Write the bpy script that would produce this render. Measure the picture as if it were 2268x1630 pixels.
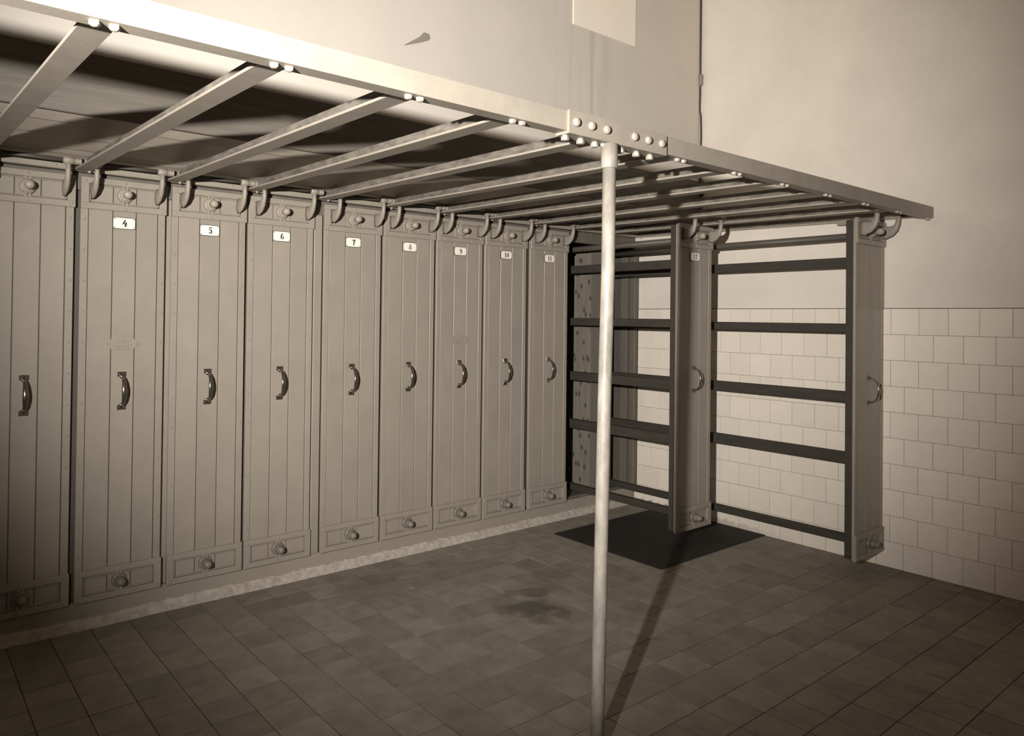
import bpy, math, random
from mathutils import Matrix, Vector

for o in list(bpy.data.objects):
    bpy.data.objects.remove(o)
sc = bpy.context.scene
COL = sc.collection
R = random.Random(7)

# ------------------------------------------------------------------ camera
W, H = 2268.0, 1630.0
F, CX, CY = 1629.58, 1041.25, 684.75
YAW, PITCH, ROLL = 0.6735, 0.0110, 0.0119
cam = bpy.data.cameras.new('camera')
cam.sensor_fit = 'HORIZONTAL'
cam.sensor_width = 36.0
cam.lens = F / W * 36.0
cam.shift_x = (W / 2 - CX) / W
cam.shift_y = (CY - H / 2) / W
cam.clip_start = 0.02
co = bpy.data.objects.new('camera', cam)
COL.objects.link(co)
s, c = math.sin(YAW), math.cos(YAW)
sp, cp = math.sin(PITCH), math.cos(PITCH)
fwd = Vector((s * cp, c * cp, sp))
up0 = Vector((-s * sp, -c * sp, cp))
rt0 = Vector((c, -s, 0))
sr, cr = math.sin(ROLL), math.cos(ROLL)
rt = cr * rt0 + sr * up0
up = -sr * rt0 + cr * up0
m = Matrix((rt, up, -fwd)).transposed().to_4x4()
m.translation = Vector((0.0, -3.7061, 1.4404))
co.matrix_world = m
sc.camera = co

# ------------------------------------------------------------------ light
world = bpy.data.worlds.new('world')
sc.world = world
world.use_nodes = True
bg = world.node_tree.nodes['Background']
bg.inputs[0].default_value = (0.9, 0.8, 0.66, 1)
bg.inputs[1].default_value = 0.01
LAMP = Vector((-0.85, -3.595, 1.71))
AIM = LAMP + Vector((math.cos(0.735), math.sin(0.735), 0.055))
ld = bpy.data.lights.new('reflector_lamp', 'SPOT')
ld.energy = 1330
ld.color = (1.0, 0.965, 0.91)
ld.shadow_soft_size = 0.03
ld.spot_size = math.radians(75)
ld.spot_blend = 1.0
lo = bpy.data.objects.new('reflector_lamp', ld)
COL.objects.link(lo)
lo.location = LAMP
lo.rotation_euler = (AIM - LAMP).to_track_quat('-Z', 'Y').to_euler()

# added fill light behind the camera, no fixture: lifts the dark tones
rl = bpy.data.lights.new('fill_light', 'POINT')
rl.energy = 3.0
rl.color = (1.0, 0.99, 0.98)
rl.shadow_soft_size = 0.25
ro = bpy.data.objects.new('fill_light', rl)
COL.objects.link(ro)
ro.location = (-0.9, -4.4, 3.3)

sc.view_settings.view_transform = 'Standard'
sc.view_settings.look = 'None'
sc.view_settings.exposure = 0.0
sc.view_settings.gamma = 1.0
sc.view_settings.use_curve_mapping = False


# ------------------------------------------------------------------ materials
def mat(name, rgb, rough=0.6, metal=0.0, var=0.12, vscale=6.0, bump=0.0, bscale=120.0,
        rand=0.0, stretch=(1, 1, 1), spec=0.4, extra=None):
    ma = bpy.data.materials.new(name)
    ma.use_nodes = True
    nt = ma.node_tree
    N, L = nt.nodes, nt.links
    b = N['Principled BSDF']
    b.inputs['Roughness'].default_value = rough
    b.inputs['Metallic'].default_value = metal
    b.inputs['Specular IOR Level'].default_value = spec
    tc = N.new('ShaderNodeTexCoord')
    oi = N.new('ShaderNodeObjectInfo')
    ml = N.new('ShaderNodeVectorMath'); ml.operation = 'SCALE'
    ml.inputs[0].default_value = (37.1, 19.7, 53.3)
    L.new(oi.outputs['Random'], ml.inputs['Scale'])
    ad = N.new('ShaderNodeVectorMath'); ad.operation = 'ADD'
    L.new(tc.outputs['Object'], ad.inputs[0]); L.new(ml.outputs[0], ad.inputs[1])
    mp = N.new('ShaderNodeMapping'); mp.inputs['Scale'].default_value = stretch
    L.new(ad.outputs[0], mp.inputs['Vector'])
    nz = N.new('ShaderNodeTexNoise')
    nz.inputs['Scale'].default_value = vscale
    nz.inputs['Detail'].default_value = 6
    nz.inputs['Roughness'].default_value = 0.62
    L.new(mp.outputs[0], nz.inputs['Vector'])
    mr = N.new('ShaderNodeMapRange')
    mr.inputs['From Min'].default_value = 0.25; mr.inputs['From Max'].default_value = 0.75
    mr.inputs['To Min'].default_value = 1 - var; mr.inputs['To Max'].default_value = 1 + var
    L.new(nz.outputs['Fac'], mr.inputs['Value'])
    fac = mr.outputs[0]
    if rand:
        r2 = N.new('ShaderNodeMapRange')
        r2.inputs['To Min'].default_value = 1 - rand; r2.inputs['To Max'].default_value = 1 + rand
        L.new(oi.outputs['Random'], r2.inputs['Value'])
        mu = N.new('ShaderNodeMath'); mu.operation = 'MULTIPLY'
        L.new(fac, mu.inputs[0]); L.new(r2.outputs[0], mu.inputs[1]); fac = mu.outputs[0]
    if extra:
        fac = extra(nt, fac)
    vm = N.new('ShaderNodeVectorMath'); vm.operation = 'SCALE'
    vm.inputs[0].default_value = rgb
    L.new(fac, vm.inputs['Scale'])
    L.new(vm.outputs[0], b.inputs['Base Color'])
    if bump:
        n2 = N.new('ShaderNodeTexNoise'); n2.inputs['Scale'].default_value = bscale
        n2.inputs['Detail'].default_value = 3
        L.new(mp.outputs[0], n2.inputs['Vector'])
        bp = N.new('ShaderNodeBump'); bp.inputs['Strength'].default_value = bump
        bp.inputs['Distance'].default_value = 0.004
        L.new(n2.outputs['Fac'], bp.inputs['Height']); L.new(bp.outputs[0], b.inputs['Normal'])
    return ma


def _pos(nt):
    g = nt.nodes.new('ShaderNodeNewGeometry')
    sx = nt.nodes.new('ShaderNodeSeparateXYZ')
    nt.links.new(g.outputs['Position'], sx.inputs[0])
    return g, sx


def _math(nt, op, a, b=None, cl=False):
    n = nt.nodes.new('ShaderNodeMath'); n.operation = op; n.use_clamp = cl
    for i, v in enumerate((a, b)):
        if v is None:
            continue
        if isinstance(v, (int, float)):
            n.inputs[i].default_value = v
        else:
            nt.links.new(v, n.inputs[i])
    return n.outputs[0]


def streaks(nt, fac):
    # water streaks running down the plaster near the middle of the upper wall
    g, sx = _pos(nt)
    mp = nt.nodes.new('ShaderNodeMapping'); mp.inputs['Scale'].default_value = (14, 1, 0.55)
    nt.links.new(g.outputs['Position'], mp.inputs['Vector'])
    nz = nt.nodes.new('ShaderNodeTexNoise'); nz.inputs['Scale'].default_value = 1.0
    nz.inputs['Detail'].default_value = 4
    nt.links.new(mp.outputs[0], nz.inputs['Vector'])
    st = _math(nt, 'MULTIPLY', _math(nt, 'SUBTRACT', nz.outputs['Fac'], 0.48), 3.0, True)
    d = _math(nt, 'ABSOLUTE', _math(nt, 'SUBTRACT', sx.outputs[0], 3.42))
    mk = _math(nt, 'SUBTRACT', 1.0, _math(nt, 'MULTIPLY', d, 3.0), True)
    k = _math(nt, 'SUBTRACT', 1.0, _math(nt, 'MULTIPLY', _math(nt, 'MULTIPLY', st, mk), 0.45))
    return _math(nt, 'MULTIPLY', fac, k)


def floor_marks(nt, fac):
    # an old star-shaped damp stain and general grime
    g, sx = _pos(nt)
    nz = nt.nodes.new('ShaderNodeTexNoise'); nz.inputs['Scale'].default_value = 7.0
    nt.links.new(g.outputs['Position'], nz.inputs['Vector'])
    out = fac
    for (x, y, r, k) in ((2.52, -1.03, 0.17, 0.5), (2.66, -0.86, 0.10, 0.35), (2.05, -0.35, 0.22, 0.2), (2.95, -0.75, 0.12, 0.2)):
        dx = _math(nt, 'POWER', _math(nt, 'SUBTRACT', sx.outputs[0], x), 2.0)
        dy = _math(nt, 'POWER', _math(nt, 'SUBTRACT', sx.outputs[1], y), 2.0)
        d = _math(nt, 'SQRT', _math(nt, 'ADD', dx, dy))
        d = _math(nt, 'ADD', d, _math(nt, 'MULTIPLY', _math(nt, 'SUBTRACT', nz.outputs['Fac'], 0.5), 0.35))
        mk = _math(nt, 'SUBTRACT', 1.0, _math(nt, 'DIVIDE', d, r), True)
        mk = _math(nt, 'MULTIPLY', _math(nt, 'MULTIPLY', mk, 2.2, True), k)
        out = _math(nt, 'MULTIPLY', out, _math(nt, 'SUBTRACT', 1.0, mk))
    return out


def knots(nt, fac):
    tc = nt.nodes.new('ShaderNodeTexCoord')
    sx = nt.nodes.new('ShaderNodeSeparateXYZ'); nt.links.new(tc.outputs['Object'], sx.inputs[0])
    cb_ = nt.nodes.new('ShaderNodeCombineXYZ')
    nt.links.new(_math(nt, 'MULTIPLY', sx.outputs[1], 16.0), cb_.inputs[0])
    nt.links.new(_math(nt, 'MULTIPLY', sx.outputs[2], 8.0), cb_.inputs[1])
    vo = nt.nodes.new('ShaderNodeTexVoronoi'); vo.voronoi_dimensions = '2D'; vo.inputs['Scale'].default_value = 1.0
    nt.links.new(cb_.outputs[0], vo.inputs['Vector'])
    k = _math(nt, 'MULTIPLY', _math(nt, 'SUBTRACT', vo.outputs['Distance'], 0.06), 6.0, True)
    k = _math(nt, 'ADD', _math(nt, 'MULTIPLY', k, 0.75), 0.25)
    return _math(nt, 'MULTIPLY', fac, k)


def foot_grime(nt, fac):
    # splashed dirt along the foot of the tiled wall
    g, sx = _pos(nt)
    nz = nt.nodes.new('ShaderNodeTexNoise'); nz.inputs['Scale'].default_value = 26.0
    nz.inputs['Detail'].default_value = 4
    nt.links.new(g.outputs['Position'], nz.inputs['Vector'])
    h = _math(nt, 'SUBTRACT', 1.0, _math(nt, 'MULTIPLY', sx.outputs[2], 11.0), True)
    near = _math(nt, 'ADD', 0.35, _math(nt, 'MULTIPLY', _math(nt, 'ADD', sx.outputs[1], 0.9), 0.9), True)
    k = _math(nt, 'MULTIPLY', _math(nt, 'MULTIPLY', _math(nt, 'SUBTRACT', _math(nt, 'ADD', nz.outputs['Fac'], h), 1.0), 4.0, True), near)
    return _math(nt, 'MULTIPLY', fac, _math(nt, 'SUBTRACT', 1.0, _math(nt, 'MULTIPLY', k, 0.75)))


SEP = (1.0, 0.872, 0.715)


def sep(v, w=0.0):
    return tuple(v * ((1 - w) * a + w * b) for a, b in zip(SEP, (1.0, 0.915, 0.81)))


M = {
    'paint': mat('grey_oil_paint', sep(0.295), 0.42, var=0.08, vscale=5, bump=0.12, bscale=160, rand=0.03),
    'frame': mat('grey_enamel_iron', sep(0.295), 0.40, var=0.06, vscale=9, bump=0.05),
    'gap': mat('gap_shade_wood', sep(0.10), 0.8, var=0.1),  # dark colour puts the shade of the gaps into the wood
    'plaster': mat('white_plaster', sep(0.62, 0.85), 0.85, var=0.045, vscale=2.2, bump=0.18, bscale=60, extra=streaks),
    'plaster2': mat('plaster_side', sep(0.76, 0.7), 0.85, var=0.07, vscale=3.0, bump=0.18, bscale=60),
    'tile': mat('glazed_white_tile', sep(0.83, 0.5), 0.33, var=0.03, vscale=10, rand=0.035, extra=foot_grime),
    'grout': mat('wall_grout', sep(0.20), 0.9),
    'floor': mat('dark_floor_tile', sep(0.22), 0.65, var=0.24, vscale=9, bump=0.25, bscale=300, rand=0.14, extra=floor_marks),
    'fgrout': mat('floor_joint', sep(0.055), 0.9),
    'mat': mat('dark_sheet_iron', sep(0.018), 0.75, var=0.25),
    'cement': mat('rough_cement', sep(0.42, 0.3), 0.95, var=0.3, vscale=26, bump=0.8, bscale=70),
    'beam': mat('grey_beam_paint', sep(0.33), 0.5, var=0.10, vscale=14, bump=0.06),
    'rust': mat('worn_beam_web', sep(0.15), 0.6, var=0.6, vscale=34, stretch=(1, 0.35, 1)),
    'pole': mat('worn_white_pole', sep(0.29, 0.5), 0.45, var=0.42, vscale=20, stretch=(1, 1, 0.45), bump=0.06),
    'bolt': mat('pale_painted_bolt', sep(0.38, 0.3), 0.40, var=0.05),
    'knob': mat('painted_cast_knob', sep(0.34), 0.45, var=0.06),
    'darkknob': mat('worn_dark_knob', sep(0.20), 0.35, var=0.12),
    'arm': mat('cast_iron_arm', sep(0.28), 0.45, var=0.08),
    'chrome': mat('dark_nickel', sep(0.26, 0.3), 0.2, metal=0.9, var=0.1),
    'enamel': mat('white_enamel', sep(0.92, 0.6), 0.25, var=0.02),
    'ink': mat('black_enamel', sep(0.022), 0.35, var=0.02),
    'rail': mat('dark_stained_wood', sep(0.05), 0.7, spec=0.2, var=0.22, vscale=9, stretch=(4, 0.4, 4), bump=0.1),
    'rod': mat('iron_pipe', sep(0.085), 0.5, var=0.12),
    'wood': mat('grey_painted_plank', sep(0.38), 0.55, var=0.10, vscale=8, stretch=(0.5, 4, 4), bump=0.1),
    'fascia': mat('shaded_wood_fascia', sep(0.13), 0.6, var=0.22, vscale=6, stretch=(0.4, 5, 8), bump=0.12),  # wood tone darkened to carry the edge beam's shadow band
    'pine': mat('knotty_pine', sep(0.20), 0.7, var=0.2, vscale=8, stretch=(4, 4, 0.4), extra=knots),
    'liner': mat('cabinet_lining', sep(0.10), 0.75, var=0.15, vscale=6, stretch=(3, 3, 0.4)),
    'trimwood': mat('cabinet_trim_wood', sep(0.14), 0.65, var=0.15, vscale=6, stretch=(3, 3, 0.4)),
    'cable': mat('dark_cable', sep(0.06), 0.6, var=0.1),
    'white': mat('white_board', sep(0.93, 0.6), 0.5, var=0.02),
}


# ------------------------------------------------------------------ mesh builder
class MB:
    def __init__(self):
        self.v = []; self.f = []; self.sm = []

    def add(self, vs, fs, smooth=False):
        n = len(self.v)
        self.v += [tuple(p) for p in vs]
        self.f += [tuple(i + n for i in f) for f in fs]
        self.sm += [smooth] * len(fs)
        return self

    def box(self, x0, x1, y0, y1, z0, z1, ch=0.0):
        lo_, hi_ = (x0, y0, z0), (x1, y1, z1)
        if ch <= 0:
            vs = [(x, y, z) for x in (x0, x1) for y in (y0, y1) for z in (z0, z1)]
            return self.add(vs, [(0, 1, 3, 2), (4, 6, 7, 5), (0, 4, 5, 1), (2, 3, 7, 6), (0, 2, 6, 4), (1, 5, 7, 3)])
        ch = min(ch, (x1 - x0) * .45, (y1 - y0) * .45, (z1 - z0) * .45)
        vs = []; idx = {}
        for ix in (0, 1):
            for iy in (0, 1):
                for iz in (0, 1):
                    base = [(lo_, hi_)[k][j] for j, k in enumerate((ix, iy, iz))]
                    sg = [1 if k == 0 else -1 for k in (ix, iy, iz)]
                    for ax in range(3):
                        p = list(base)
                        for j in range(3):
                            if j != ax:
                                p[j] += sg[j] * ch
                        idx[(ix, iy, iz, ax)] = len(vs); vs.append(p)
        fs = []
        for ax in range(3):
            a, b = (ax + 1) % 3, (ax + 2) % 3
            for sd in (0, 1):
                q = []
                for u, w in ((0, 0), (1, 0), (1, 1), (0, 1)):
                    k = [0, 0, 0]; k[ax] = sd; k[a] = u; k[b] = w
                    q.append(idx[(k[0], k[1], k[2], ax)])
                fs.append(q if sd else q[::-1])
        for ax in range(3):
            a, b = (ax + 1) % 3, (ax + 2) % 3
            for u in (0, 1):
                for w in (0, 1):
                    k0 = [0, 0, 0]; k0[a] = u; k0[b] = w
                    k1 = list(k0); k1[ax] = 1
                    q = [idx[(*k0, a)], idx[(*k1, a)], idx[(*k1, b)], idx[(*k0, b)]]
                    fs.append(q if u != w else q[::-1])
        for ix in (0, 1):
            for iy in (0, 1):
                for iz in (0, 1):
                    t = [idx[(ix, iy, iz, ax)] for ax in range(3)]
                    fs.append(t if (ix + iy + iz) % 2 else t[::-1])
        return self.add(vs, fs)

    def lathe(self, prof, origin=(0, 0, 0), axis='Z', n=16, smooth=True, rot=0.0):
        # prof: (radius, height along axis)
        vs = []; fs = []
        ax = 'XYZ'.index(axis)
        for r, h in prof:
            for i in range(n):
                t = 2 * math.pi * i / n + rot
                p = [0, 0, 0]
                p[ax] = h; p[(ax + 1) % 3] = r * math.cos(t); p[(ax + 2) % 3] = r * math.sin(t)
                vs.append([p[j] + origin[j] for j in range(3)])
        for k in range(len(prof) - 1):
            for i in range(n):
                j = (i + 1) % n
                fs.append((k * n + i, k * n + j, (k + 1) * n + j, (k + 1) * n + i))
        self.add(vs, fs, smooth)
        self.f.append(tuple(len(self.v) - len(vs) + i for i in range(n))[::-1]); self.sm.append(False)
        self.f.append(tuple(len(self.v) - n + i for i in range(n))); self.sm.append(False)
        return self

    def prism(self, pts, axis, a0, a1):
        # pts in the plane of the other two axes (cyclic order axis+1, axis+2)
        ax = 'XYZ'.index(axis); n = len(pts); vs = []
        for a in (a0, a1):
            for u, w in pts:
                p = [0, 0, 0]; p[ax] = a; p[(ax + 1) % 3] = u; p[(ax + 2) % 3] = w
                vs.append(p)
        fs = [tuple(range(n))[::-1], tuple(range(n, 2 * n))]
        fs += [(i, (i + 1) % n, n + (i + 1) % n, n + i) for i in range(n)]
        return self.add(vs, fs)

    def tube(self, path, rad, n=10, smooth=True):
        # path: list of points; rad: number or list of (ru, rw)
        P = [Vector(p) for p in path]
        vs = []; fs = []
        ref = Vector((1, 0, 0))
        for k, p in enumerate(P):
            d = (P[min(k + 1, len(P) - 1)] - P[max(k - 1, 0)]).normalized()
            rf = ref if abs(d.dot(ref)) < 0.9 else Vector((0, 0, 1))
            u = (rf - d * rf.dot(d)).normalized()
            w = d.cross(u)
            ru, rw = (rad, rad) if isinstance(rad, (int, float)) else rad[k]
            for i in range(n):
                t = 2 * math.pi * i / n
                vs.append(p + u * (ru * math.cos(t)) + w * (rw * math.sin(t)))
        for k in range(len(P) - 1):
            for i in range(n):
                j = (i + 1) % n
                fs.append((k * n + i, k * n + j, (k + 1) * n + j, (k + 1) * n + i))
        self.add(vs, fs, smooth)
        b = len(self.v) - len(vs)
        self.f.append(tuple(b + i for i in range(n))[::-1]); self.sm.append(False)
        self.f.append(tuple(b + len(vs) - n + i for i in range(n))); self.sm.append(False)
        return self

    def mesh(self, name, material):
        me = bpy.data.meshes.new(name)
        me.from_pydata(self.v, [], self.f)
        me.polygons.foreach_set('use_smooth', self.sm)
        me.materials.append(M[material])
        me.update()
        return me


CACHE = {}


def link(name, me, parent=None, loc=(0, 0, 0), rot=(0, 0, 0)):
    o = bpy.data.objects.new(name, me)
    COL.objects.link(o)
    o.parent = parent
    o.location = loc
    o.rotation_euler = rot
    return o


def part(name, mb, material, parent=None, loc=(0, 0, 0), rot=(0, 0, 0), key=None):
    if key is not None and key in CACHE:
        return link(name, CACHE[key], parent, loc, rot)
    me = (mb() if callable(mb) else mb).mesh(name, material)
    if key is not None:
        CACHE[key] = me
    return link(name, me, parent, loc, rot)


def tag(o, label, cat, group=None):
    o['label'] = label; o['category'] = cat
    if group:
        o['group'] = group
    return o


def thing(name, label, cat, loc=(0, 0, 0), group=None):
    return tag(link(name, None, None, loc), label, cat, group)


def struct(o, label=None):
    o['kind'] = 'structure'
    if label:
        o['label'] = label
    return o


def stuff(o):
    o['kind'] = 'stuff'
    return o


# ------------------------------------------------------------------ the room shell
XW = 4.6625          # right wall
XL, YF, ZC = -2.2, -5.6, 4.1
YU = -0.55           # face of the plaster wall above the cabinets

fl = struct(part('floor', MB().box(XL, XW + 0.2, YF, 2.4, -0.12, -0.0018), 'fgrout'),
            'floor of square dark ribbed tiles')
TX, TY = 0.1637, 0.1628
x_off, y_off = 1.907, -0.800
tile_me = MB().box(-TX / 2 + .0016, TX / 2 - .0016, -TY / 2 + .0016, TY / 2 - .0016, -0.012, 0.0, 0.0005).mesh('floor_tile', 'floor')
CAMP = co.matrix_world.translation


def project(p):
    d = Vector(p) - CAMP
    z = d.dot(fwd)
    if z < 0.05:
        return None
    return (CX + F * d.dot(rt) / z, CY - F * d.dot(up) / z, z)


tiles = []
for i in range(-26, 18):
    for j in range(-5, 31):
        x = x_off + (i + .5) * TX; y = y_off - (j - .5) * TY
        if x - TX / 2 > XW - 0.01 or x < XL or y > 0.0 or y < YF:
            continue
        q = project((x, y, 0))
        inside = q is not None and -60 < q[0] < W + 60 and q[1] < H + 70
        tiles.append((0 if inside else 1, q[2] if q else 99, x, y))
tiles.sort()
rest = MB()
for k, (ins, dist, x, y) in enumerate(tiles):
    if ins == 0 and k < 300:
        o = link('floor_tile', tile_me, fl, (x, y, R.uniform(-.0006, .0006)),
                 (R.uniform(-.002, .002), R.uniform(-.002, .002), 0))
    else:
        rest.box(x - TX / 2 + .0016, x + TX / 2 - .0016, y - TY / 2 + .0016, y + TY / 2 - .0016, -.012, 0, .0005)
if rest.v:
    stuff(part('floor_tiles_beyond', rest, 'floor', fl))

wr = struct(part('wall_right', MB().box(XW, XW + 0.2, YF, 2.4, -0.12, ZC), 'plaster2'),
            'white plaster wall with a white tiled dado')
wt = MB()
part('dado_bed', MB().box(XW - .013, XW, YF, -.004, 0, 1.5245), 'grout', wr)
T = 0.15
ROWH = 1.52 / 10
wtile = MB().box(-0.0155, -.002, -T / 2 + .0009, T / 2 - .0009, 0.0009, ROWH - .0009, 0.0012).mesh('wall_tile', 'tile')
Y0 = -0.3515 - 0.46
wrest = MB()
for r in range(10):
    z = 1.52 - (r + 1) * ROWH
    off = 0.0 if r % 2 == 0 else T / 2
    k = -8
    while True:
        y = Y0 - off - k * T - T / 2
        k += 1
        if y - T / 2 < YF:
            break
        if y + T / 2 > -0.004:
            if y - T / 2 < -0.03:     # cut tile at the corner
                e0, e1 = y - T / 2, -0.006
                part('wall_tile', MB().box(-0.0155, -.002, e0 + .0009, e1, .0009, ROWH - .0009, .0012), 'tile', wr,
                     (XW, 0, z))
            continue
        if y > -2.75:
            link('wall_tile', wtile, wr, (XW + R.uniform(-.0004, .0004), y, z), (0, 0, R.uniform(-.002, .002)))
        else:
            wrest.box(XW - .0155, XW - .002, y - T / 2 + .0009, y + T / 2 - .0009, z + .0009, z + ROWH - .0009, .0012)
stuff(part('wall_tiles_beyond', wrest, 'tile', wr))

struct(part('wall_back', MB().box(XL, XW, YU, YU + 0.22, 2.215, ZC), 'plaster'),
       'bright plaster wall rising above the overhead rails')
struct(part('wall_left', MB().box(XL - .2, XL, YF, 2.4, -0.12, ZC), 'plaster2'), 'plain plaster wall')
struct(part('wall_front', MB().box(XL - .2, XW + .2, YF - .2, YF, -0.12, ZC), 'plaster2'), 'plain plaster wall')
struct(part('ceiling', MB().box(XL - .2, XW + .2, YF - .2, 2.4, ZC, ZC + .15), 'plaster2'), 'white plaster ceiling')


def kerb():
    mb = MB(); vs = []; fs = []
    rr = random.Random(3)
    n = 300; x0, x1 = XL, XW - .02
    prof = [(0.026, 0.0), (0.026, 0.050), (0.016, 0.048), (0.006, 0.036), (0.000, 0.016), (-0.004, 0.0)]
    drift = 0
    for i in range(n + 1):
        x = x0 + (x1 - x0) * i / n
        drift = drift * .85 + rr.uniform(-.0018, .0018)
        for k, (y, z) in enumerate(prof):
            a = 0 if k in (0,) else 1
            vs.append((x, y + a * rr.uniform(-.0015, .0015) + a * drift * .6 * (k > 1),
                       max(0, z + (a * rr.uniform(-.002, .002) + drift * a) * (z > .001))))
    m_ = len(prof)
    for i in range(n):
        for k in range(m_ - 1):
            fs.append((i * m_ + k, i * m_ + k + 1, (i + 1) * m_ + k + 1, (i + 1) * m_ + k))
    return mb.add(vs, fs)


struct(part('baseboard_back', kerb(), 'cement'), 'rough pale cement fillet along the foot of the lockers')

# ------------------------------------------------------------------ cabinet carcass
LX = {3: 0.298, 4: 0.694, 5: 1.095, 6: 1.480, 7: 1.917, 8: 2.306, 9: 2.695, 10: 3.086, 11: 3.492, 12: 3.885, 13: 4.280}
LW = 0.375
cab = thing('drying_cabinet', 'long built-in grey drying cabinet casing behind the numbered locker fronts', 'cabinet')
part('plinth', MB().box(XL + .01, XW - .01, 0.024, 0.10, 0.0, 0.122, .003), 'paint', cab)
part('header_rail', MB().box(XL + .01, XW - .012, 0.032, 0.075, 2.000, 2.082, .004), 'trimwood', cab)
part('fascia_strip', MB().box(XL + .01, XW - .012, -0.004, 0.030, 2.082, 2.112, .004), 'paint', cab)
sb = MB()
for n_, x in LX.items():
    sb.lathe([(.0055, 0), (.005, -.0025), (.002, -.0032)], (x + .29, -.004, 2.097), 'Y', 8)
stuff(part('fascia_screws', sb, 'knob', cab))
# sloping soffit planks
edges = [-0.545, -0.450, -0.305, -0.172, -0.108, -0.004]


def zs(y):
    return 2.112 - (2.205 - 2.112) * y / 0.55


for a, b in zip(edges[:-1], edges[1:]):
    g = 0.0019
    a2, b2 = a + g, b - g
    t = .02
    lift = .012 if a < -.5 else .008
    # prism along X : plane (Y, Z)
    part('soffit_plank', MB().prism([(a2, zs(a2) + lift), (b2, zs(b2)), (b2, zs(b2) + t), (a2, zs(a2) + t)], 'X', XL + .01, XW - .005), 'wood', cab)
part('soffit_backing', MB().prism([(-.54, 2.235), (0.02, 2.14), (0.02, 2.16), (-.54, 2.255)], 'X', XL + .01, XW - .005), 'gap', cab)
part('fascia_board', MB().box(XL + .01, XW - .005, YU - .016, YU - .001, 2.2035, 2.448, .004), 'fascia', cab)  # wooden board, top raised so its dark colour fills the beam's shadow band
# posts between the fronts
prev = 3
for n_ in range(4, 13):
    x0 = LX[prev] + LW; x1 = LX[n_]
    xm = (x0 + x1) / 2
    wide = (x1 - x0) > 0.04
    hw = (x1 - x0) / 2 - .006 if wide else 0.026
    part('post', MB().box(xm - hw, xm + hw, 0.016 if wide else 0.040, 0.075, 0.122, 2.0, .004), 'paint' if wide or n_ == 5 else 'gap', cab)  # narrow posts coloured dark to stand for the shade between fronts
    prev = n_
# two more posts with partitions beside the open bays
part('post', MB().box(4.245, 4.272, 0.012, 0.13, 0.122, 2.0, .004), 'trimwood', cab)


def boards(xp, th, ys, material, name):
    for a, b in zip(ys[:-1], ys[1:]):
        part(name, MB().box(xp, xp + th, a + .0015, b - .0015, 0.122, 2.0, .002), material, cab)


boards(4.252, .016, [0.132, 0.205, 0.30, 0.42, 0.56, 0.72, 0.9, 1.1, 1.35, 1.6, 1.9, 2.2], 'pine', 'partition_board')
boards(3.868, .012, [0.08, 0.4, 0.8, 1.2, 1.7, 2.2], 'liner', 'partition_board')
boards(4.640, .016, [0.14, 0.30, 0.5, 0.8, 1.2, 1.7, 2.2], 'liner', 'lining_board')
part('jamb', MB().box(4.606, XW - .001, 0.000, 0.044, 0.122, 2.0, .004), 'trimwood', cab)
part('jamb', MB().box(4.614, XW - .001, 0.046, 0.070, 0.122, 2.0, .003), 'liner', cab)
part('jamb', MB().box(4.604, XW - .001, 0.072, 0.138, 0.122, 2.0, .004), 'trimwood', cab)
part('cabinet_back', MB().box(XL + .01, XW - .001, 2.2, 2.23, 0.0, 2.14), 'liner', cab)
part('cabinet_top', MB().box(XL + .01, XW - .001, 0.078, 2.2, 2.09, 2.12), 'liner', cab)
part('cabinet_floor', MB().box(XL + .01, XW - .001, 0.102, 2.2, 0.09, 0.116), 'liner', cab)

# ------------------------------------------------------------------ lettering
def ring(cx, cy, rx, ry, ix, iy, n=26):
    vs = []; fs = []
    for i in range(n):
        t = 2 * math.pi * i / n
        vs.append((cx + rx * math.cos(t), cy + ry * math.sin(t)))
        vs.append((cx + ix * math.cos(t), cy + iy * math.sin(t)))
    for i in range(n):
        j = (i + 1) % n
        fs.append((2 * i, 2 * j, 2 * j + 1, 2 * i + 1))
    return vs, fs


def strip(pts):
    vs = []; fs = []
    P = [Vector((p[0], p[1])) for p in pts]
    for k, p in enumerate(P):
        d = (P[min(k + 1, len(P) - 1)] - P[max(k - 1, 0)]).normalized()
        n_ = Vector((-d.y, d.x)) * pts[k][2] / 2
        vs += [tuple(p + n_), tuple(p - n_)]
    for k in range(len(P) - 1):
        fs.append((2 * k, 2 * k + 1, 2 * k + 3, 2 * k + 2))
    return vs, fs


def disc(cx, cy, r, n=14):
    return [(cx + r * math.cos(2 * math.pi * i / n), cy + r * math.sin(2 * math.pi * i / n)) for i in range(n)], [tuple(range(n))]


def poly(*p):
    return list(p), [tuple(range(len(p)))]


def arc(cx, cy, rx, ry, a0, a1, w0, wm, w1, n=14):
    out = []
    for i in range(n + 1):
        u = i / n; a = math.radians(a0 + (a1 - a0) * u)
        w = w0 * (1 - u) ** 2 + 2 * wm * u * (1 - u) + w1 * u * u
        out.append((cx + rx * math.cos(a), cy + ry * math.sin(a), w))
    return strip(out)


def flip(g, w=0.64):
    return [([(w - x, 1 - y) for x, y in vs], fs) for vs, fs in g]


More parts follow.
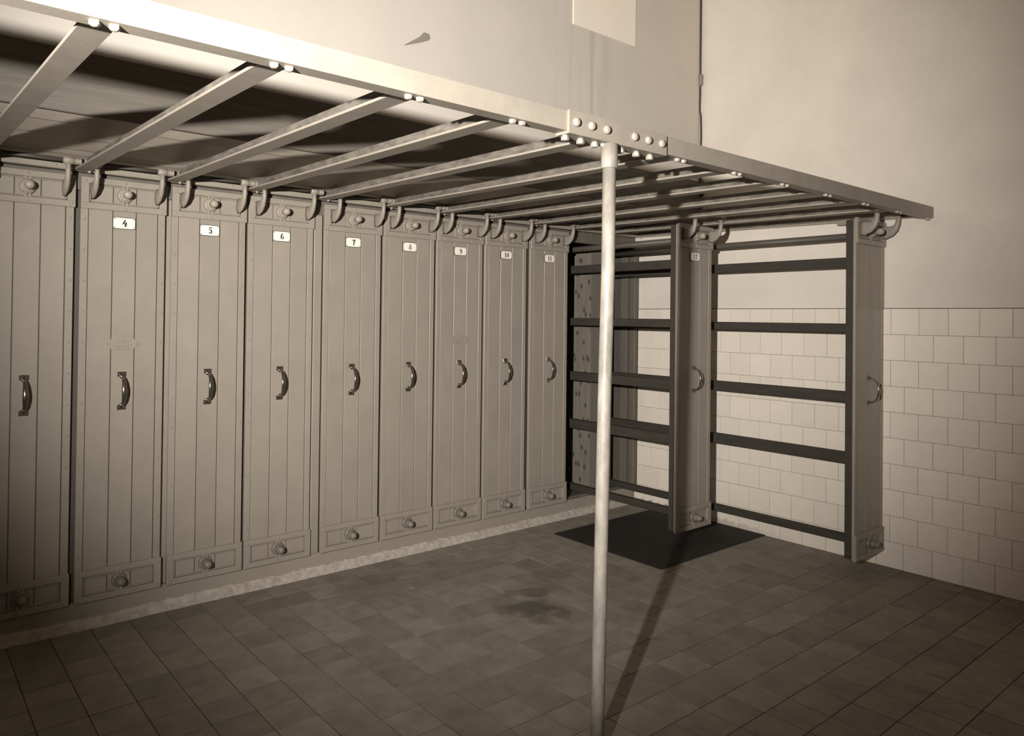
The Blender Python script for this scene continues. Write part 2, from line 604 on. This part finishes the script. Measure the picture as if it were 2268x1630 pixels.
SIX = [ring(.32, .31, .31, .31, .10, .255), arc(.40, .42, .28, .54, 200, 80, .20, .26, .05), disc(.50, .84, .085)]
GLY = {
    '0': ([ring(.31, .5, .31, .5, .10, .43)], .64),
    '1': ([poly((.20, .06), (.42, .06), (.42, 1.0), (.32, 1.0), (.20, .93)), poly((.04, 0), (.58, 0), (.58, .07), (.04, .07)),
           poly((.03, .74), (.22, .80), (.22, .97), (.32, 1.0))], .60),
    '2': ([arc(.30, .70, .22, .25, 165, -45, .06, .30, .20), strip([(.47, .58, .19), (.30, .32, .13), (.10, .10, .08)]),
           poly((.04, 0), (.58, 0), (.62, .26), (.56, .26), (.50, .17), (.06, .17)), disc(.15, .73, .095)], .64),
    '4': ([poly((.17, 1.0), (.56, 1.0), (.50, .92), (.28, .42), (.02, .42), (-.02, .36), (.30, .90)),
           poly((.30, .92), (.54, .98), (.22, .42), (.0, .40)),
           poly((-.03, .34), (.74, .34), (.74, .40), (-.03, .40)),
           poly((.34, .06), (.56, .06), (.66, .70), (.56, .70), (.38, .55)), poly((.26, 0), (.68, 0), (.68, .07), (.26, .07))], .74),
    '5': ([poly((.10, .84), (.56, .84), (.60, 1.0), (.10, 1.0)), poly((.10, .48), (.16, .50), (.16, .90), (.10, .90)),
           arc(.27, .32, .24, .28, 130, -120, .05, .36, .06), disc(.14, .15, .09)], .64),
    '6': (SIX, .64),
    '7': ([poly((.04, .80), (.62, .80), (.62, 1.0), (.06, 1.0)), poly((.36, .82), (.60, .84), (.40, .40), (.42, .06), (.18, .06), (.22, .45)),
           poly((.14, .44), (.56, .44), (.56, .52), (.14, .52)), poly((.10, 0), (.50, 0), (.50, .08), (.10, .08)),
           poly((.02, .66), (.10, .66), (.14, .84), (.04, .84))], .64),
    '8': ([ring(.31, .745, .25, .255, .10, .185), ring(.31, .275, .31, .275, .115, .205)], .64),
    '9': (flip(SIX), .64),
}


def text_mesh(txt, h, y, name, material, cx=0.0, cz=0.0):
    wtot = sum(GLY[ch][1] for ch in txt) + .06 * (len(txt) - 1)
    x = -wtot / 2
    mb = MB()
    for ch in txt:
        for k, (vs, fs) in enumerate(GLY[ch][0]):
            yy = y - .00004 * k
            mb.add([(cx + (vx + x) * h, yy, cz + (vy - .5) * h) for vx, vy in vs], fs)
        x += GLY[ch][1] + .06
    return mb.mesh(name, material)


# ------------------------------------------------------------------ lockers
FR = 0.0       # front of iron frames
BD = 0.014     # front of the boards
ZL0, ZL1 = 1.916, 2.061
ZB0, ZB1 = 0.121, 0.266


def frame_mb(z0, z1):
    def f():
        mb = MB()
        w, h = 0.034, 0.029
        for (a, b, c0, c1) in ((0, LW, z1 - h, z1), (0, LW, z0, z0 + h)):
            mb.box(a, b, FR, BD + .006, c0, c1, .0022)
        for (a, b) in ((0, w), (LW - w, LW)):
            mb.box(a, b, FR + .0004, BD + .006, z0 + h - .002, z1 - h + .002, .0018)
        # inner bead
        i, g = .0075, .0022
        mb.box(w + g, LW - w - g, FR + .004, BD + .004, z1 - h - i, z1 - h - g, .0015)
        mb.box(w + g, LW - w - g, FR + .004, BD + .004, z0 + h + g, z0 + h + i, .0015)
        mb.box(w + g, w + i, FR + .004, BD + .004, z0 + h + g, z1 - h - g, .0015)
        mb.box(LW - w - i, LW - w - g, FR + .004, BD + .004, z0 + h + g, z1 - h - g, .0015)
        return mb
    return f


def frame_screws(z0, z1):
    def f():
        mb = MB()
        pr = [(.0062, 0), (.0055, -.003), (.0025, -.0045)]
        for x in (.017, LW - .017):
            for z in (z0 + .017, z1 - .017):
                mb.lathe(pr, (x, FR, z), 'Y', 8)
        for z in (z0 + .012, z1 - .012):
            mb.lathe(pr, (LW / 2, FR, z), 'Y', 8)
        return mb
    return f


def strap_mb(z0, z1):
    def f():
        mb = MB()
        mb.box(LW / 2 - .014, LW / 2 - .003, FR + .003, BD, z0 + .026, z1 - .026, .0015)
        mb.box(LW / 2 + .003, LW / 2 + .014, FR + .003, BD, z0 + .026, z1 - .026, .0015)
        return mb
    return f


def rivets_mb():
    mb = MB()
    pr = [(.0048, 0), (.004, -.0022), (.0016, -.0032)]
    for x in (.017, LW - .017):
        for k in range(12):
            mb.lathe(pr, (x, BD - .004, 1.868 - k * .1405), 'Y', 8)
    return mb


def arm_mb():
    # gooseneck casting in the YZ plane, mounted on the upper frame
    path = [(0, .004, 2.000), (0, -.018, 1.998), (0, -.044, 2.004), (0, -.066, 2.019), (0, -.079, 2.042), (0, -.083, 2.066), (0, -.083, 2.098)]
    rad = [(.0100, .040), (.0115, .038), (.0125, .031), (.0128, .022), (.0115, .015), (.011, .0135), (.011, .0125)]
    mb = MB().tube(path, rad, 12)
    return mb


def roller_mb(sg):
    def f():
        mb = MB()
        mb.lathe([(.006, -.024), (.0165, -.018), (.018, 0), (.0165, .018), (.006, .024)], (0, -.083, 2.108), 'X', 14)
        a = sg * .022
        pr = [(.010, 0), (.0155, .001), (.0155, .004), (.011, .005), (.011, .007), (.0160, .008), (.0165, .012), (.013, .018), (.0165, .024), (.016, .028), (.008, .030)]
        mb.lathe([(r, a + sg * h) for r, h in pr], (0, -.083, 2.108), 'X', 16)
        return mb
    return f


def handle_bow():
    path = [(0, .010, 1.150), (0, .000, 1.146), (0, -.018, 1.137), (0, -.033, 1.119), (0, -.040, 1.093), (0, -.0415, 1.077),
            (0, -.040, 1.060), (0, -.033, 1.034), (0, -.018, 1.016), (0, 0.000, 1.007), (0, .010, 1.003)]
    rad = [(.006, .004), (.007, .004), (.008, .0045), (.0095, .005), (.0115, .006), (.012, .0062), (.0115, .006), (.0095, .005), (.008, .0045), (.007, .004), (.006, .004)]
    return MB().tube(path, rad, 12)


def handle_plate(zc, sg):
    def f():
        mb = MB()
        mb.box(-.019, .019, BD - .004, BD + .001, zc - .0115, zc + .0115, .002)
        mb.lathe([(.011, 0), (.010, -.003), (.004, -.004)], (0, BD - .004, zc - sg * .010), 'Y', 12)
        return mb
    return f


def handle_screws(zc):
    def f():
        mb = MB()
        for x in (-.0105, .0105):
            mb.lathe([(.0042, 0), (.003, -.0014), (.001, -.0018)], (x, BD - .004, zc + .001), 'Y', 8)
        return mb
    return f


def rounded(w, h, r, n=4):
    out = []
    for (sx, sz, a0) in ((1, 1, 0), (-1, 1, 90), (-1, -1, 180), (1, -1, 270)):
        for k in range(n + 1):
            a = math.radians(a0 + 90 * k / n)
            out.append((sx * (w / 2 - r) + r * math.cos(a), sz * (h / 2 - r) + r * math.sin(a)))
    return out


def zx(pts):      # (x,z) outline -> prism along Y wants (z,x)
    return [(z, x) for x, z in pts][::-1]


def plate_back():
    return MB().prism(zx(rounded(.100, .055, .007)), 'Y', BD - .0045, BD)


def plate_face():
    return MB().prism(zx(rounded(.095, .050, .006)), 'Y', BD - .0052, BD - .004)


def plate_screws():
    mb = MB()
    for x in (-.041, .041):
        for z in (-.0195, .0195):
            mb.lathe([(.0027, 0), (.0022, -.001), (.0008, -.0014)], (x, BD - .0052, z), 'Y', 8)
    return mb


def badge_outline(k=1.0):
    pts = []
    for (x, z) in ((-.048, .027), (.048, .027), (.053, .020), (.058, .014), (.068, .010), (.072, 0), (.068, -.010), (.058, -.014), (.053, -.020), (.048, -.027),
                   (-.048, -.027), (-.053, -.020), (-.058, -.014), (-.068, -.010), (-.072, 0), (-.068, .010), (-.058, .014), (-.053, .020)):
        pts.append((x * k, z * k))
    return pts


SEG = {  # tiny raised block letters: strokes in a 4x6 grid
    'I': [((2, 0), (2, 6))], '.': [((1, 0), (1.7, 0))], 'K': [((0, 0), (0, 6)), ((0, 3), (3.4, 6)), ((0.8, 3.4), (3.6, 0))],
    'L': [((0, 0), (0, 6)), ((0, 0), (3.4, 0))], 'O': [((0, 0), (0, 6)), ((3.6, 0), (3.6, 6)), ((0, 0), (3.6, 0)), ((0, 6), (3.6, 6))],
    'S': [((0, 0), (3.6, 0)), ((3.6, 0), (3.6, 3)), ((0, 3), (3.6, 3)), ((0, 3), (0, 6)), ((0, 6), (3.6, 6))],
    'C': [((0, 0), (0, 6)), ((0, 0), (3.4, 0)), ((0, 6), (3.4, 6))], 'H': [((0, 0), (0, 6)), ((3.6, 0), (3.6, 6)), ((0, 3), (3.6, 3))],
}


def badge_letters():
    mb = MB()
    y = BD - .0052
    u = .0019
    x = -.0400
    t = .0011

    def bar(x0, z0, x1, z1):
        d = Vector((x1 - x0, z1 - z0)); L_ = max(d.length, 1e-6); d /= L_
        n_ = Vector((-d.y, d.x)) * t
        p = [(x0 + n_.x - d.x * t, z0 + n_.y - d.y * t), (x1 + n_.x + d.x * t, z1 + n_.y + d.y * t),
             (x1 - n_.x + d.x * t, z1 - n_.y + d.y * t), (x0 - n_.x - d.x * t, z0 - n_.y - d.y * t)]
        mb.prism([(b, a) for a, b in p], 'Y', y - .0012, y + .001)
    for ch in 'I.KLOSCH':
        for (a, b) in SEG[ch]:
            bar(x + a[0] * u, .0065 + a[1] * u, x + b[0] * u, .0065 + b[1] * u)
        x += u * (3.0 if ch == '.' else 5.4)
    bar(-.022, .0005, .022, .0005)
    # two worn lines, no longer legible, left as short ridges
    rr = random.Random(5)
    for zc, x0, x1 in ((-.009, -.043, .043), (-.0185, -.030, .034)):
        x = x0
        while x < x1:
            if rr.random() < .85:
                bar(x, zc - .0026, x, zc + .0026)
                if rr.random() < .5:
                    bar(x, zc + rr.choice((-.0026, 0, .0026)), x + .0022, zc + rr.choice((-.0026, 0, .0026)))
            x += .0046
    return mb


def badge_rivets():
    mb = MB()
    for x in (-.061, .061):
        mb.lathe([(.0050, 0), (.004, -.002), (.0016, -.003)], (x, BD - .0052, 0), 'Y', 10)
    return mb


def knob(parent, z, low):
    mk = 'darkknob' if low else 'knob'
    kn = 'low' if low else 'top'
    part('knob_washer', lambda: MB().lathe([(.033, BD - FR), (.034, .006), (.031, -.002), (.026, -.003)], (LW / 2, FR, z), 'Y', 20),
         mk if low else 'frame', parent, key='washer' + kn)
    if low:
        part('latch_knob', lambda: MB().lathe([(.021, 0), (.022, -.012), (.019, -.018), (.0185, -.026), (.020, -.034), (.017, -.044), (.009, -.050), (.002, -.052)],
                                              (LW / 2, FR - .002, z), 'Y', 16), mk, parent, key='knoblow')
    else:
        part('hex_nut', lambda: MB().lathe([(.0265, 0), (.0265, -.012), (.022, -.014)], (LW / 2, FR - .002, z), 'Y', 6, False, .3), mk, parent, key='nut')
        part('latch_knob', lambda: MB().lathe([(.016, 0), (.0165, -.014), (.019, -.017), (.0195, -.034), (.0165, -.043), (.009, -.048), (.002, -.049)],
                                              (LW / 2, FR - .014, z), 'Y', 16), mk, parent, key='knobtop')


DZ = 0.0165


def locker(n, y, label, plate=None, badge=False, out=False):
    t = thing('pull_out_locker', label, 'locker', (LX[n], y, DZ * y), 'numbered pull-out lockers')
    if out:
        part('core', lambda: MB().box(.005, LW - .008, BD + .010, .068, .130, 2.050, .003), 'rail', t, key='core_out')
    else:
        part('core', lambda: MB().box(.004, LW - .006, BD + .010, .034, .130, 2.050, .003), 'paint', t, key='core')
    # three boards and two riveted edge strips
    xb = [.034, .1385, .2405, LW - .037]
    for k in range(3):
        part('board', (lambda k=k: MB().box(xb[k] + .0016, xb[k + 1] - .0016, BD, BD + .012, .130, 2.052, .0022)), 'paint', t, key='board%d' % k)
    part('edge_strip', lambda: MB().box(.001, .033, BD - .004, BD + .012, .128, 2.054, .0022), 'paint', t, key='stripl')
    part('edge_strip', lambda: MB().box(LW - .036, LW - .004, BD - .004, BD + .012, .128, 2.054, .0022), 'paint', t, key='stripr')
    stuff(part('rivets', rivets_mb, 'paint', t, key='rivets'))
    for (nm, z0, z1, low) in (('upper_frame', ZL0, ZL1, False), ('lower_frame', ZB0, ZB1, True)):
        fr = part(nm, frame_mb(z0, z1), 'frame', t, key=nm)
        stuff(part('frame_screws', frame_screws(z0, z1), 'knob', fr, key=nm + 's'))
        part('latch_strap', strap_mb(z0, z1), 'frame', fr, key=nm + 'strap')
        knob(fr, (z0 + z1) / 2 + .002, low)
    hd = part('handle', handle_bow, 'chrome', t, (LW / 2, 0, 0), key='handle')
    hd['label'] = 'dark polished bow handle'
    for zc, sg in ((1.154, 1), (.999, -1)):
        part('mounting_plate', handle_plate(zc, sg), 'chrome', hd, key='hplate%s' % zc)
        stuff(part('plate_screws', handle_screws(zc), 'chrome', hd, key='hscr%s' % zc))
    if plate:
        pb = part('number_plate', plate_back, 'ink', t, (LW / 2 + (-.002), 0, 1.862), key='plate')
        pb['label'] = 'white enamel plate numbered %s' % plate
        part('plate_face', plate_face, 'enamel', pb, key='plateface')
        link('number', text_mesh(plate, .0315, BD - .0056, 'number', 'ink', .003, 0), pb)
        stuff(part('plate_screws', plate_screws, 'ink', pb, key='platescr'))
    if badge:
        bd = part('maker_badge', lambda: MB().prism(zx(badge_outline()), 'Y', BD - .0045, BD), 'paint', t, (LW / 2, 0, 1.296), key='badge')
        bd['label'] = 'small painted-over maker badge'
        part('badge_field', lambda: MB().prism(zx(badge_outline(.93)), 'Y', BD - .0055, BD - .004), 'paint', bd, key='badgef')
        part('lettering', badge_letters, 'paint', bd, key='badgel')
        stuff(part('badge_rivets', badge_rivets, 'paint', bd, key='badger'))
    for x, sg in ((.047, -1), (LW - .047, 1)):
        am = part('hook_arm', arm_mb, 'arm', t, (x, 0, 0), key='arm')
        part('roller', roller_mb(sg), 'arm', am, key='roller%d' % sg)
    part('roller_shaft', lambda: MB().tube([(.055, -.083, 2.108), (LW - .055, -.083, 2.108)], .0095, 10), 'rod', t, key='shaft')
    if out:
        y1 = 2.02
        part('hanging_rod', lambda: MB().tube([(LW / 2, .06, 1.975), (LW / 2, y1, 1.975)], .0205, 12), 'rod', t, key='hrod')
        for k, (z, hh) in enumerate(((1.822, .058), (1.432, .056), (1.026, .064), (.668, .066), (.196, .044))):
            part('rail', (lambda z=z, hh=hh: MB().box(LW / 2 - .024, LW / 2 + .024, .066, y1, z - hh / 2, z + hh / 2, .004)), 'rail', t, key='rail%d' % k)
        part('rear_stile', lambda: MB().box(LW / 2 - .05, LW / 2 + .05, y1 - .045, y1, .14, 2.02, .004), 'rail', t, key='rstile')
    return t


LOCK = {
    3: ('closed grey locker front showing no number plate, at the start of the row', None, False),
    4: ('closed grey locker front with plate four and a maker badge', '4', True),
    5: ('closed grey locker front with white enamel plate five', '5', False),
    6: ('closed grey locker front with plate six, before the wide post', '6', False),
    7: ('closed grey locker front with plate seven, after the wide post', '7', False),
    8: ('closed grey locker front with white enamel plate eight', '8', False),
    9: ('closed grey locker front with plate nine and a maker badge', '9', True),
    10: ('closed grey locker front with white enamel plate ten', '10', False),
    11: ('closed grey locker front with plate eleven, next to the open bays', '11', False),
}
for n, (lb, pl, bdg) in LOCK.items():
    locker(n, 0.0, lb, pl, bdg)
locker(12, -0.925, 'locker with plate twelve pulled halfway out, dark rails behind its front', '12', False, True)
locker(13, -1.832, 'unnumbered locker pulled fully out along the tiled wall', None, False, True)

# ------------------------------------------------------------------ overhead steelwork
YB = -2.08           # front face of the edge beam
ZB = 2.035           # underside


def lsec(y0, z0, h, d, t, x0, x1):
    return MB().prism([(y0, z0), (y0 + d, z0), (y0 + d, z0 + t), (y0 + t, z0 + t), (y0 + t, z0 + h), (y0, z0 + h)], 'X', x0, x1)


eb = thing('edge_beam', 'long angle-iron beam carrying the front ends of the overhead rails', 'beam', (0, 0, 0))
part('angle', lsec(YB, ZB, .062, .052, .008, XL + .002, 1.930), 'beam', eb)
part('angle', lsec(YB, ZB, .064, .052, .008, 1.931, XW + .05), 'beam', eb)
sp_ = part('splice_plate', lsec(YB - .009, ZB - .009, .074, .060, .009, 1.682, 2.181), 'beam', eb)
hexp = [(.0185, 0), (.0185, -.012), (.014, -.016), (.008, -.017)]
for x in (1.711, 1.783, 1.856, 1.999, 2.073, 2.149):
    part('bolt', lambda: MB().lathe([(.0148, 0), (.0148, -.005), (.0130, -.0095), (.008, -.0125), (.003, -.0135)], (0, 0, 0), 'Y', 12), 'bolt', sp_,
         (x, YB - .009, 2.064), key='fbolt')
for x in (1.683, 1.754, 1.822, 1.954, 2.037, 2.112):
    part('nut', lambda: MB().lathe([(.010, 0), (.010, -.004), (.0130, -.005), (.0130, -.016), (.010, -.018)], (0, 0, 0), 'Z', 6, False, .25), 'bolt', sp_,
         (x + .012, -2.058, ZB - .009), key='ubolt')

TBX = [0.297, 0.697, 1.097, 1.488, 1.899, 2.314, 2.704, 3.093, 3.494, 3.886, 4.282, 4.640]
TBF = [0.345, 0.731, 1.111, 1.487, 1.895, 2.303, 2.681, 3.055, 3.450, 3.845, 4.245, 4.640]
for k, x in enumerate(TBX):
    lab = ('above the unnumbered closed locker', 'between the unnumbered locker and locker four', 'between lockers four and five', 'between lockers five and six',
           'over the wide post beside locker seven', 'between lockers seven and eight', 'between lockers eight and nine', 'between lockers nine and ten',
           'between lockers ten and eleven', 'between locker eleven and the open bays', 'between the two pulled-out lockers',
           'along the tiled wall')[k]
    tb = thing('overhead_rail', 'grey iron overhead rail ' + lab, 'rail', (x, 0, 2.083), 'overhead rails')
    tb.rotation_euler.z = math.asin((TBF[k] - x) / 2.03)
    Lb = 2.025
    if k == len(TBX) - 1:
        tb.scale.x = 0.58      # half rail fixed to the wall
    rx = (math.atan(0.0187), 0, 0)
    part('flange', lambda: MB().box(-.034, .034, -Lb, 0.0, 0, .0085, .0015), 'beam', tb, rot=rx, key='tflange')
    part('web', lambda: MB().prism([(-Lb, .0085), (0, .0085), (0, .020), (-.16, .046), (-Lb, .046)], 'X', -.0045, .0045), 'rust', tb, rot=rx, key='tweb')
    for dx in (-.018, .020):
        part('bolt', lambda: MB().lathe([(.0115, 0), (.0115, -.008), (.007, -.011), (.002, -.012)], (0, 0, 0), 'Z', 6, False), 'bolt', tb,
             (dx, -2.058, ZB - 2.083 if not (1.66 < TBF[k] + dx < 2.2) else ZB - .009 - 2.083), key='tbolt')
    part('end_bolt', lambda: MB().lathe([(.007, 0), (.007, -.007), (.003, -.009)], (0, 0, 0), 'Z', 6, False), 'bolt', tb, (.026, -.018, 0), key='tend')

cl = thing('rail_clip', 'small iron clip bolted under the rail along the tiled wall', 'clip', (4.628, -1.62, 2.046))
part('clip_plate', MB().box(-.03, .03, -.055, .055, -.012, 0.004, .003), 'arm', cl)
part('bolt', MB().lathe([(.012, -.010), (.012, -.020), (.006, -.024)], (0, 0, 0), 'Z', 6, False), 'arm', cl)

# ------------------------------------------------------------------ support pole
pole = thing('support_pole', 'round pale iron pole with worn paint holding up the edge beam', 'pole', (1.861, -2.068, 0))
part('shaft', MB().tube([(0, 0, 0), (.006, 0, .2), (.023, 0, 1.15), (.035, 0, 1.6), (.0365, 0, 1.955)], .0225, 28), 'pole', pole)
part('collar', MB().tube([(.0365, 0, 1.945), (.0365, 0, 1.947), (.0370, 0, 2.026)], [(.0265, .0265), (.0278, .0278), (.0278, .0278)], 28), 'pole', pole)
part('foot_flange', MB().lathe([(.06, 0), (.06, .010), (.040, .014), (.036, .030), (.026, .032)], (0, 0, 0), 'Z', 24), 'pole', pole)

# ------------------------------------------------------------------ things on the floor and walls
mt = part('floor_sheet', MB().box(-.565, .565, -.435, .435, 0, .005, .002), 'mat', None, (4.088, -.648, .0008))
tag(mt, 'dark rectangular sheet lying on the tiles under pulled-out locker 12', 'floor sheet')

cb = thing('wall_cable', 'thin dark cable running down the corner of the plaster walls', 'cable', (4.645, -.56, 2.27))
pts = [(4.643, -.562, 2.26), (4.643, -.562, 2.60), (4.642, -.566, 2.80), (4.644, -.560, 2.93), (4.640, -.553, 2.97), (4.640, -.556, 3.10), (4.640, -.556, 3.30), (4.640, -.557, ZC)]
part('conductor', MB().tube([(p[0] - 4.645, p[1] + .56, p[2] - 2.27) for p in pts], .0062, 8), 'cable', cb)
part('insulator', MB().lathe([(.006, -.05), (.015, -.045), (.017, -.02), (.013, -.01), (.017, 0), (.016, .03), (.006, .036)], (-.006, 0, .93), 'Z', 10), 'arm', cb)
for z in (.10, .16):
    part('clamp', MB().box(-.025, .016, -.02, .012, z - .02, z + .02, .004), 'cable', cb)

wb = part('white_board', MB().box(-.30, .30, -.012, 0, 0, .46, .003), 'white', None, (3.597, YU, 3.258))
tag(wb, 'blank white board high on the upper plaster wall', 'board')

pts = [(2.066, 2.829), (2.110, 2.846), (2.170, 2.870), (2.216, 2.892), (2.222, 2.905), (2.215, 2.925), (2.185, 2.925), (2.157, 2.895), (2.105, 2.860), (2.068, 2.834)]
bl = part('wall_wedge', MB().prism([(z - 2.87, x - 2.15) for x, z in pts][::1], 'Y', -.006, 0), 'arm', None, (2.15, YU, 2.87))  # thin dark blade-shaped outline set against the upper plaster
tag(bl, 'small dark blade-shaped bracket fixed on the upper plaster wall', 'wedge')
